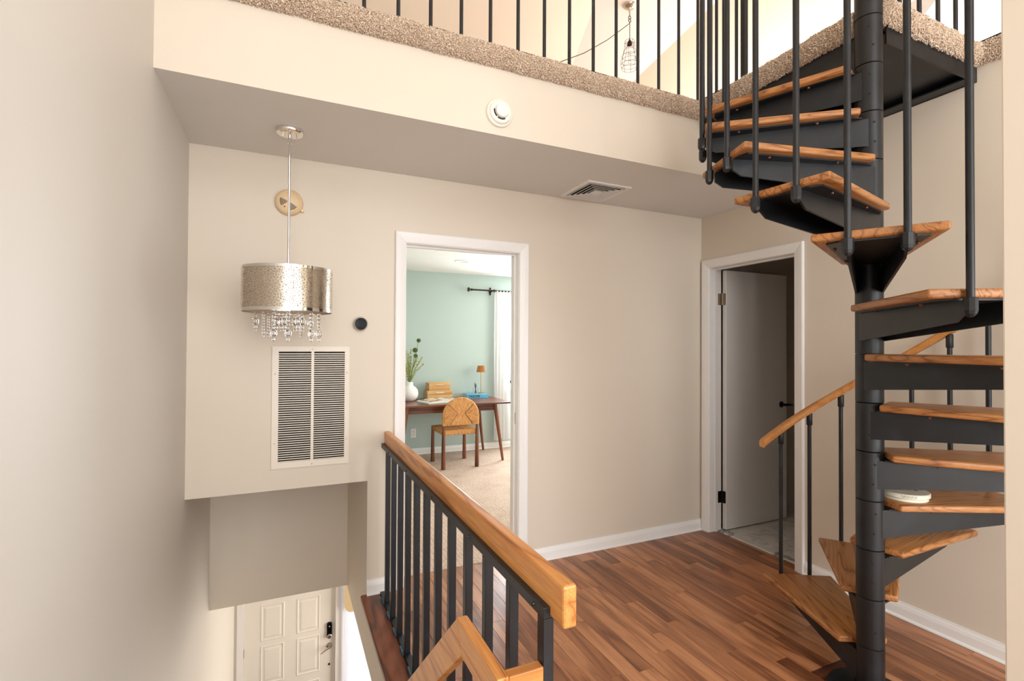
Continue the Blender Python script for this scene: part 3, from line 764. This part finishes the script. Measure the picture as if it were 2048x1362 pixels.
# ------------------------------------------------------------------ wall fittings
GRL = thing('return_air_grille', 'tall white louvred return air grille on the wall below the chandelier', 'air grille', (.134, YB, 1.09))
gx0, gx1, gz0, gz1 = -.197, .197, -.327, .327
fr = MB()
inL, inR, dv = -.165, .172, (.002, .016)
fr.box(gx0, inL, -.008, 0, gz0, gz1); fr.box(inR, gx1, -.008, 0, gz0, gz1); fr.box(inL, inR, -.008, 0, gz0, gz0+.032); fr.box(inL, inR, -.008, 0, gz1-.028, gz1); fr.box(dv[0]-.005, dv[1]-.005, -.008, 0, gz0+.032, gz1-.028)
fr.build('frame', M['grille'], GRL)
MB().box(inL, inR, -.0015, -.0005, gz0+.03, gz1-.026).build('backing', M['dark'], GRL)
for x0, x1 in ((inL, dv[0]-.005), (dv[1]-.005, inR)):
    me = MB().add([(x0, -.0075, .0022), (x1, -.0075, .0022), (x1, -.002, -.003), (x0, -.002, -.003), (x0, -.0075, -.0022), (x1, -.0075, -.0022), (x1, -.002, -.0045), (x0, -.002, -.0045)], [(0, 1, 2, 3), (4, 7, 6, 5), (0, 4, 5, 1), (3, 2, 6, 7)]).mesh('slat')
    for i in range(49): put('slat', me, M['grille'], GRL, (0, 0, gz0+.036+i*.01205))
for x_, z_ in ((gx0+.015, .18), (gx0+.015, -.19), (gx1-.013, .18), (gx1-.013, -.19), (.004, gz1-.013), (.004, gz0+.014)):
    MB().lathe([(.004, .008), (.004, .0095), (.002, .0105)], 8, (x_, 0, z_), '-y').build('screw', M['nickel'], GRL, True)

TH = thing('thermostat', 'round black thermostat with steel rim on the wall left of the office door', 'thermostat', (.388, YB, 1.547))
MB().lathe([(.036, 0), (.036, .012), (.039, .016), (.039, .027), (.037, .030), (.0345, .031)], 40, axis='-y').build('ring', M['nickel'], TH, True)
MB().lathe([(.0345, .029), (.034, .032), (.02, .0335), (.001, .034)], 40, axis='-y').build('display', M['blackgloss'], TH, True)

def arc_vents(root, n, r0, dr, a0, a1, y, w, mat):
    for i in range(n):
        r = r0+i*dr; vs = []; fs = []
        for k in range(9):
            a = math.radians(a0+(a1-a0)*k/8); vs += [((r)*math.cos(a), y, r*math.sin(a)), ((r+w)*math.cos(a), y, (r+w)*math.sin(a))]
        for k in range(8): fs.append((2*k, 2*k+1, 2*k+3, 2*k+2))
        MB().add(vs, fs).build('vent_slot', mat, root, fix=False)
SD = thing('smoke_detector', 'aged cream round smoke alarm on the back wall behind the chandelier rod', 'smoke alarm', (.012, YB, 2.193))
MB().lathe([(.070, 0), (.071, .008), (.069, .020), (.063, .032), (.056, .036), (.0555, .034), (.052, .036), (.0515, .0345), (.046, .0375), (.0455, .036), (.038, .0385), (.0375, .037), (.030, .039), (.0295, .0376), (.001, .040)], 48, axis='-y').build('body', M['cream_plastic'], SD, True)
arc_vents(SD, 6, .012, .006, 160, 215, -.0402, .003, M['dark']); arc_vents(SD, 6, .012, .006, 270, 325, -.0402, .003, M['dark'])
MB().sphere((-.022, -.039, -.03), .004).build('indicator', M['red'], SD, True)
MB().box(.058, .074, -.018, 0, -.045, -.028).build('tab', M['cream_plastic'], SD, bevel=.002)
SF = thing('smoke_detector', 'white round smoke alarm on the beige fascia below the loft carpet', 'smoke alarm', (.926, YF, 2.543))
MB().lathe([(.067, 0), (.067, .012), (.064, .016), (.058, .018), (.056, .026), (.050, .032), (.036, .034)], 48, axis='-y').build('body', M['white_plastic'], SF, True)
MB().lathe([(.034, .028), (.034, .044), (.032, .05), (.026, .053), (.001, .054)], 40, axis='-y').build('sensor_cap', M['white_plastic'], SF, True)
for a0, a1 in ((172, 230), (238, 300)):
    vs = []; fs = []
    for k in range(11):
        a = math.radians(a0+(a1-a0)*k/10); vs += [(.0335*math.cos(a), -.0345, .0335*math.sin(a)), (.0405*math.cos(a), -.0345, .0405*math.sin(a))]
    for k in range(10): fs.append((2*k, 2*k+1, 2*k+3, 2*k+2))
    MB().add(vs, fs).build('vent_slot', M['dark'], SF, fix=False)

def ceiling_vent(name, label, x0, x1, y0, y1, zc_, mat, nr):
    cx, cy_ = (x0+x1)/2, (y0+y1)/2
    V = thing(name, label, 'air vent', (cx, cy_, zc_)); hx, hy = (x1-x0)/2, (y1-y0)/2; fw_ = .026
    def ringm(ax0, ax1, ay0, ay1, bx0, bx1, by0, by1, z0, z1):
        vs = [(ax0, ay0, z0), (ax1, ay0, z0), (ax1, ay1, z0), (ax0, ay1, z0), (bx0, by0, z1), (bx1, by0, z1), (bx1, by1, z1), (bx0, by1, z1)]
        return MB().add(vs, [(i, (i+1) % 4, 4+(i+1) % 4, 4+i) for i in range(4)])
    f_ = MB(); f_.box(-hx, hx, -hy, -hy+fw_, -.008, 0); f_.box(-hx, hx, hy-fw_, hy, -.008, 0); f_.box(-hx, -hx+fw_, -hy+fw_, hy-fw_, -.008, 0); f_.box(hx-fw_, hx, -hy+fw_, hy-fw_, -.008, 0)
    f_.build('frame', mat, V)
    MB().box(-hx+fw_, hx-fw_, -hy+fw_, hy-fw_, -.0012, -.0004).build('backing', M['dark'], V)
    IX, IY = hx-fw_, hy-fw_
    stp = .027; d = .012
    for i in range(nr):
        q = i*stp
        ringm(-IX+q, IX-q, -IY+q, IY-q, -IX+q+d, IX-q-d, -IY+q+d, IY-q-d, -.012, -.003).add([(sx*(IX-q-w_), sy*(IY-q-w_), -.0121) for w_ in (0, .006) for sx, sy in ((-1, -1), (1, -1), (1, 1), (-1, 1))], [(i_, (i_+1) % 4, 4+(i_+1) % 4, 4+i_) for i_ in range(4)]).build('louvre', mat, V, fix=False)
    q = nr*stp
    MB().box(-IX+q, IX-q, -IY+q, IY-q, -.012, -.006).build('centre_plate', mat, V)
    return V
ceiling_vent('ceiling_vent', 'square white ceiling vent with nested louvres above the office door wall', 1.672, 1.995, 2.55, 2.887, 2.44, M['trim'], 4)

# disc left on a tread
DS = thing('plastic_disc', 'round ivory plastic cover with a printed label lying on a lower stair tread', 'plastic cover', (2.362, 1.217, .8), math.radians(-30))
MB().lathe([(.080, 0), (.082, .002), (.082, .012), (.079, .0135), (.079, .016)], 48).build('base', M['pale_plastic'], DS, True)
MB().lathe([(.086, .014), (.088, .016), (.088, .029), (.085, .032), (.07, .0325), (.001, .033)], 48).build('lid', M['pale_plastic'], DS, True)
lab = MB()
for j in range(4):
    for i in range(26):
        if (i*7+j*5) % 6 == 0: continue
        a0 = math.radians(-128+i*1.35); a1 = math.radians(-128+i*1.35+1.0); z = .019+j*.0025
        lab.add([(.0883*math.cos(a0), .0883*math.sin(a0), z), (.0883*math.cos(a1), .0883*math.sin(a1), z), (.0883*math.cos(a1), .0883*math.sin(a1), z+.0013), (.0883*math.cos(a0), .0883*math.sin(a0), z+.0013)], [(0, 1, 2, 3)])
lab.build('label_print', M['label'], DS, fix=False)
MB().box(-.012, .03, -.006, -.003, .033, .0334).box(-.012, .03, .004, .006, .033, .0334).box(.035, .043, -.02, -.002, .033, .0334).build('embossed_mark', M['label'], DS)

# ------------------------------------------------------------------ loft pendant
LP = thing('cage_pendant', 'wire cage pendant lamp hanging from the loft ceiling behind the railing', 'pendant lamp', (3.10, 4.0, zc))
MB().lathe([(.062, 0), (.060, -.012), (.045, -.026), (.02, -.034), (.012, -.05), (.008, -.085), (.008, -.11)], 28).build('canopy', M['nickel'], LP, True)
lk_ = MB()
for z in (-.125, -.155):
    lk_.tube([(.014*math.cos(t*math.pi/6), 0, z+.016*math.sin(t*math.pi/6)) for t in range(13)], .004, 6, False)
lk_.build('chain_link', M['bronze'], LP, True)
MB().tube([(0, 0, -.17), (0, 0, -.36)], .0035, 6).build('cord', M['bronze'], LP)
MB().lathe([(.006, -.345), (.014, -.36), (.024, -.375), (.026, -.41), (.022, -.415)], 16).build('socket', M['bronze'], LP, True)
MB().sphere((0, 0, -.445), .03, 14, 8, 1.2).build('bulb', M['cup'], LP, True)
def cage_r(t): 
    pts = [(0, .048), (.12, .050), (.3, .052), (.45, .068), (.7, .086), (.85, .086), (1, .076)]
    for (a, ra), (b_, rb_) in zip(pts, pts[1:]):
        if a <= t <= b_: return ra+(rb_-ra)*(t-a)/(b_-a)
    return .076
for i in range(8):
    a = 2*math.pi*i/8
    MB().tube([(cage_r(t/12)*math.cos(a), cage_r(t/12)*math.sin(a), -.365-.27*t/12) for t in range(13)], .0016, 5).build('wire', M['bronze'], LP)
for t in (0, .12, .35, .55, .72, .87, 1):
    r = cage_r(t); MB().tube([(r*math.cos(k*math.pi/12), r*math.sin(k*math.pi/12), -.365-.27*t) for k in range(25)], .0016, 5, False).build('wire_ring', M['bronze'], LP)
MB().tube([(0, 0, -.18), (-.03, .002, -.21), (-.25, .03, -.40), (-.5, .05, -.58), (-.95, .1, -.82)], .0035, 6).build('swag_cord', M['bronze'], LP, True)

# ------------------------------------------------------------------ office
OY = 6.45; OZ = 2.412
ow = MB(); ow.box(.43, 2.89, OY, OY+.1, -.1, OZ); ow.box(3.9, 4.3, OY, OY+.1, -.1, OZ); ow.box(2.89, 3.9, OY, OY+.1, -.1, .90); ow.box(2.89, 3.9, OY, OY+.1, 2.06, OZ)
struct(ow.build('wall_office_back', M['green']))
struct(MB().box(4.2, 4.3, YB+.12, OY, -.1, OZ).build('wall_office_right', M['green']))
struct(MB().box(.45, .55, 4.02, OY, -.1, OZ).build('wall_office_left', M['green']))
struct(MB().box(.43, 4.3, YB+.121, OY+.1, OZ, OZ+.09).build('ceiling_office', M['loftwhite']))
struct(MB().box(.55, 4.2, YB+.125, OY, -.1, .004).build('floor_office', M['ocarpet']))
baseboard('baseboard_office', .55, OY, 4.2, OY, 0, -1)
W1 = struct(empty('window_1', (2.89, OY, .90)))
for a, b, c, d in ((0, .035, 0, 1.16), (.975, 1.01, 0, 1.16), (.035, .975, 0, .035), (.035, .975, 1.10, 1.16), (.035, .975, .55, .58)): MB().box(a, b, .02, .08, c, d).build('window_frame', M['bronze'], W1)
MB().box(.035, .975, .05, .055, .035, .55).build('pane', M['pane'], W1); MB().box(.035, .975, .05, .055, .58, 1.10).build('pane', M['pane'], W1)
MB().box(-.03, 1.04, -.03, .02, -.02, 0).build('window_sill', M['trim'], W1)
MB().box(-.03, 1.04, -.012, 0, -.09, -.02).build('window_apron', M['trim'], W1)
CR = thing('curtain_rod', 'dark bronze curtain rod with finial on the sage green wall', 'curtain rod', (2.30, 6.37, 2.193))
MB().tube([(0, 0, 0), (1.9, 0, 0)], .011, 12).build('rod', M['bronze'], CR, True)
MB().sphere((0, 0, 0), .001).lathe([(.026, .055), (.03, .05), (.03, .042), (.013, .02), (.010, .008), (.018, .004), (.018, -.006), (.011, -.01)], 18, (0, 0, 0), '-x').build('finial', M['bronze'], CR, True)
bk = MB(); bk.tube([(.30, 0, -.012), (.30, .04, -.012), (.30, .075, -.02)], .007, 8); bk.lathe([(.02, -.008), (.02, 0)], 12, (.30, .072, -.01), '-y'); bk.box(.288, .312, .070, .078, -.055, .05)
bk.build('bracket', M['bronze'], CR, True)
rg = MB(); rg.tube([(.328, .022*math.cos(t*math.pi/8), .022*math.sin(t*math.pi/8)-.004) for t in range(17)], .0035, 6, False); rg.build('curtain_ring', M['bronze'], CR, True)
cv = []; cf = []; nx_, nz_ = 60, 16
for j in range(nz_+1):
    z = 2.195-(2.195-.12)*j/nz_
    for i in range(nx_+1):
        u = i/nx_; amp = .022+.012*(j/nz_); xw = 2.638+(.235+.012*math.sin(j*.5))*u
        cv.append((xw, 6.37-.004+amp*math.sin(u*30+.5*math.sin(j*.35)), z))
for j in range(nz_):
    for i in range(nx_): a = j*(nx_+1)+i; cf.append((a, a+1, a+nx_+2, a+nx_+1))
tag(MB().add(cv, cf).build('linen_curtain', M['sheer'], smooth=True, fix=False), 'white linen curtain panel beside the office window', 'curtain')
OT = thing('power_outlet', 'white double power outlet low on the green wall by the desk leg', 'outlet', (1.533, OY, .283))
MB().box(-.036, .036, -.006, 0, -.058, .058).build('cover_plate', M['trim'], OT, bevel=.002)
for z in (.022, -.022):
    r = MB().box(-.017, .017, -.0085, -.006, z-.015, z+.015).build('receptacle', M['white_plastic'], OT, bevel=.003)
    MB().box(-.008, -.005, -.0088, -.0084, z-.004, z+.007).box(.005, .008, -.0088, -.0084, z-.004, z+.006).build('slot', M['dark'], r)
OV = thing('office_ceiling_vent', 'small white slot vent on the office ceiling at the door head', 'air vent', (1.46, 4.86, OZ))
MB().box(-.19, .19, -.08, .08, -.006, 0).build('frame', M['vent'], OV, bevel=.002)
for i in range(6): MB().box(-.15, .15, -.055+i*.02, -.045+i*.02, -.0075, -.006).build('slot', M['dark'] if i % 2 else M['vent'], OV)
RL = thing('recessed_light', 'round white recessed ceiling light in the office', 'downlight', (1.861, 5.489, OZ))
MB().lathe([(.085, 0), (.085, -.004), (.07, -.006), (.066, -.002)], 36).build('trim_ring', M['trim'], RL, True)
MB().lathe([(.066, -.0022), (.001, -.0025)], 36).build('lens', M['white_plastic'], RL, True)

# desk
DK = thing('writing_desk', 'dark walnut writing desk with splayed legs against the green wall', 'desk', (1.835, 6.03, .004))
MB().prism([(-.735, -.39), (.735, -.39), (.745, -.38), (.745, .38), (.735, .385), (-.735, .385), (-.745, .38), (-.745, -.38)], .709, .731).build('desk_top', M['desk'], DK, bevel=.004, seg=2)
ap = MB(); ap.box(-.55, .55, -.30, -.28, .625, .709); ap.box(-.55, .55, .29, .31, .625, .709); ap.box(-.55, -.53, -.28, .29, .625, .709); ap.box(.53, .55, -.28, .29, .625, .709)
ap.build('apron', M['desk'], DK)
for sx_ in (-1, 1):
    for sy_ in (-1, 1):
        MB().tube([(sx_*.645, sy_*.335-.0, 0), (sx_*.55, sy_*.30, .709)], [.0155, .026], 14).build('leg', M['leg'], DK, True)
# chair
CHR = thing('rush_seat_chair', 'wooden chair with arched woven rush backrest pulled to the desk', 'chair', (1.868, 5.76, .004))
for sx_, x_ in ((-1, -.205), (1, .205)):
    MB().tube([(x_, -.235, 0), (x_, -.235, .30), (x_*1.0, -.235, .52)], [.026, .021, .016], 14).build('leg', M['leg'], CHR, True)
    MB().tube([(x_, .22, 0), (x_, .22, .44)], [.025, .018], 14).build('leg', M['leg'], CHR, True)
MB().box(-.215, .215, -.225, .235, .385, .445).build('seat', M['rush'], CHR, bevel=.015, seg=3)
MB().add([(-.19, -.19, .4462), (.19, -.19, .4462), (0, .02, .4462), (-.19, .2, .4462), (.19, .2, .4462)], [(0, 1, 2), (3, 2, 4)]).build('seat_weave', M['rush2'], CHR, fix=False)
arch = [(-.225, .50), (.225, .50), (.225, .60)] + [(.225*math.cos(math.radians(a)), .60+.225*math.sin(math.radians(a))) for a in range(8, 180, 8)] + [(-.225, .60)]
bkx = MB().prism(arch, -.265, -.225, 1).build('backrest', M['rush'], CHR, bevel=.012, seg=3)
for s_ in (-1, 1):
    tri = [(s_*.205, .53), (s_*.205, .62), (s_*.185, .70), (s_*.15, .745), (s_*.045, .64), (s_*.14, .515)]
    MB().prism(tri, -.2705, -.262, 1).build('weave_panel', M['rush2'], bkx, bevel=.003, seg=2)
    MB().tube([(p[0], -.2695, p[1]) for p in tri[3:]], .0032, 6).build('weave_seam', M['leg'], bkx, True)
# vase and flowers
ZD = .7355
VS = tag(MB().lathe([(.05, 0), (.078, .012), (.105, .05), (.113, .09), (.105, .135), (.08, .17), (.055, .186), (.047, .20), (.047, .235), (.043, .238), (.041, .234), (.041, .19)], 40, cap=False).add([(.05*math.cos(i*math.pi/20), .05*math.sin(i*math.pi/20), .001) for i in range(40)], [tuple(range(40))]).build('round_vase', M['ceramic'], smooth=True, loc=(1.415, 6.19, ZD), fix=False), 'round white ceramic vase at the left end of the desk', 'vase')
rf = random.Random(11)
for i, (dx, dy, zt4, lab_) in enumerate(((.115, 0, 1.492, 'tallest olive flower ball in the white vase'), (.065, -.03, 1.37, 'middle olive flower ball in the white vase, largest of three'), (.085, .03, 1.297, 'lowest olive flower ball in the white vase'))):
    F_ = thing('globe_flower', lab_, 'flower', (1.415, 6.19, ZD+.15), 0, 'globe flowers in the vase')
    top = (dx, dy, zt4-ZD-.15)
    MB().tube([(0, 0, -.05), (dx*.15, dy*.2, .12), (dx*.6, dy*.6, top[2]*.6), top], .0028, 6).build('stem', M['stem'], F_, True)
    R_ = (.028, .034, .028)[i]; hb = MB()
    for k in range(150):
        z_ = 1-2*(k+.5)/150; a = k*2.39996; rr_ = math.sqrt(1-z_*z_); d_ = Vector((rr_*math.cos(a), rr_*math.sin(a), z_)); e1 = d_.orthogonal().normalized()*.0045; e2 = d_.cross(e1)
        b0 = Vector(top)+d_*R_*.6; t_ = Vector(top)+d_*R_*(1+.12*rf.random())
        hb.add([b0+e1, b0-e1*.5+e2*.86, b0-e1*.5-e2*.86, t_], [(0, 1, 3), (1, 2, 3), (2, 0, 3)])
    hb.sphere(top, R_*.85, 10, 6); hb.build('flower_head', M['olive'], F_, fix=False)
BU = thing('greenery_bunch', 'bunch of thin green leafy sprigs spreading from the white vase', 'greenery', (1.415, 6.19, ZD+.15))
for i in range(14):
    a = rf.uniform(0, 6.28); le = rf.uniform(.05, .16); hz = rf.uniform(.20, .40)
    dx = le*math.cos(a)+.03; dy = le*math.sin(a)*.5
    pts = [Vector((0, 0, -.05)), Vector((dx*.1, dy*.1, .1)), Vector((dx*.5, dy*.5, .1+hz*.55)), Vector((dx, dy, .1+hz))]
    S_ = MB().tube(pts, .0018, 5).build('sprig', M['stem'], BU)
    lf = MB()
    for k in range(60):
        t = .25+.75*rf.random(); seg = 1 if t < .6 else 2; u = (t-.25)/.35 if seg == 1 else (t-.6)/.4
        p = pts[seg].lerp(pts[seg+1], min(1, u)); d_ = Vector((rf.gauss(0, 1), rf.gauss(0, 1), rf.uniform(.1, 1.2))).normalized(); q = p+d_*rf.uniform(.016, .03); sd = d_.orthogonal().normalized()*.005
        lf.add([p, p.lerp(q, .5)+sd, q, p.lerp(q, .5)-sd], [(0, 1, 2, 3)])
    lf.build('leaf_cluster', M['leaf'], S_, fix=False)
# storage boxes
for lab_, x0, x1, y0, y1, z0, z1 in (('larger pale wooden storage box, lower of the two on the desk', 1.655, 1.985, 6.215, 6.40, ZD, ZD+.112), ('smaller pale wooden storage box stacked on the larger one', 1.678, 1.958, 6.225, 6.395, ZD+.1125, ZD+.215)):
    S_ = thing('storage_box', lab_, 'box', ((x0+x1)/2, (y0+y1)/2, z0), 0, 'storage boxes on the desk'); hx, hy, hz = (x1-x0)/2, (y1-y0)/2, z1-z0
    MB().box(-hx, hx, -hy, hy, 0, hz*.55).build('box_body', M['boxwood'], S_, bevel=.002); MB().box(-hx, hx, -hy, hy, hz*.56, hz).build('lid', M['boxwood'], S_, bevel=.002)
    MB().box(-.05, .05, -hy-.012, -hy, hz*.74, hz*.80).build('handle', M['trim'], S_, bevel=.001)
# open book
OB = thing('open_book', 'open picture book lying on the desk behind the chair', 'book', (1.78, 5.98, ZD), math.radians(14))
MB().box(-.28, .28, -.16, .16, 0, .004).build('cover', plain('pale_teal_cover', (176, 204, 200), .5), OB, bevel=.001)
for s_ in (-1, 1):
    pr = [(s_*.005, .004), (s_*.27, .004), (s_*.27, .012), (s_*.20, .022), (s_*.12, .030), (s_*.05, .030), (s_*.012, .018)]
    pg = MB().prism(pr, -.152, .152, 1).build('page_block', M['paper'], OB)
    MB().add([(s_*.24, -.14, .0185), (s_*.24, .14, .0185), (s_*.20, .14, .0227), (s_*.20, -.14, .0227), (s_*.12, .14, .0307), (s_*.12, -.14, .0307), (s_*.06, .14, .0307), (s_*.06, -.14, .0307)], [(0, 1, 2, 3), (3, 2, 4, 5), (5, 4, 6, 7)]).build('printed_picture', M['page'], pg, fix=False)
# turquoise book
TB = thing('turquoise_book', 'thick turquoise coffee table book lying under the lamp', 'book', (2.335, 6.29, ZD), math.radians(-6))
MB().box(-.148, .148, -.118, .118, 0, .006).build('cover', M['turq'], TB, bevel=.001); MB().box(-.148, .148, -.118, .118, .046, .052).build('cover', M['turq'], TB, bevel=.001)
MB().box(-.148, .148, -.121, -.114, 0, .052).build('spine', M['turq'], TB, bevel=.002); MB().box(-.143, .143, -.113, .112, .0062, .0458).build('page_block', M['paper'], TB)
tx_ = put('lettering', text_mesh('TURQUOISE', .040), M['ink'], TB, (-.128, -.1218, .026)); tx_.rotation_euler = (math.radians(90), 0, 0); tx_.scale = (.72, 1, 1)
# cup with pencils
CP = thing('pencil_cup', 'clear glass cup on the turquoise book', 'cup', (2.318, 6.245, ZD+.0525))
MB().lathe([(.030, 0), (.033, .004), (.034, .08), (.032, .08), (.030, .006), (.001, .006)], 24).build('glass', M['cup'], CP, True)
for i, (a, l_) in enumerate(((2.6, .125), (1.0, .135), (3.4, .145), (5.2, .12))):
    d_ = Vector((.028*math.cos(a), .028*math.sin(a), l_)); b0 = Vector((-.012*math.cos(a), -.012*math.sin(a), .008))
    pc_ = MB().tube([(0, 0, 0), tuple(d_*.9), tuple(d_)], [.0035, .0035, .001], 6).build('pencil', M['pencil'], loc=(2.318+b0.x, 6.245+b0.y, ZD+.0525+b0.z))
    tag(pc_, 'slim dark pencil standing in the glass cup', 'pencil', 'pencils in the glass cup')
# lamp
LM = thing('table_lamp', 'slim brass table lamp with pleated tan shade on the desk', 'table lamp', (2.418, 6.31, ZD+.0525))
MB().lathe([(.045, 0), (.045, .006), (.04, .009), (.006, .010)], 28).build('base', M['gold'], LM, True)
MB().tube([(0, 0, .008), (0, 0, .33)], .005, 10).build('stem', M['gold'], LM, True)
vs = []; fs = []; n = 96
for i in range(n):
    a = 2*math.pi*i/n; w = .0018*(1 if i % 2 else -1)
    vs += [((.058+w)*math.cos(a), (.058+w)*math.sin(a), .285), ((.042+w)*math.cos(a), (.042+w)*math.sin(a), .372)]
for i in range(n): fs.append((2*i, 2*((i+1) % n), 2*((i+1) % n)+1, 2*i+1))
fs.append(tuple(2*i+1 for i in range(n)))
MB().add(vs, fs).build('lamp_shade', M['tanshade'], LM, fix=False)
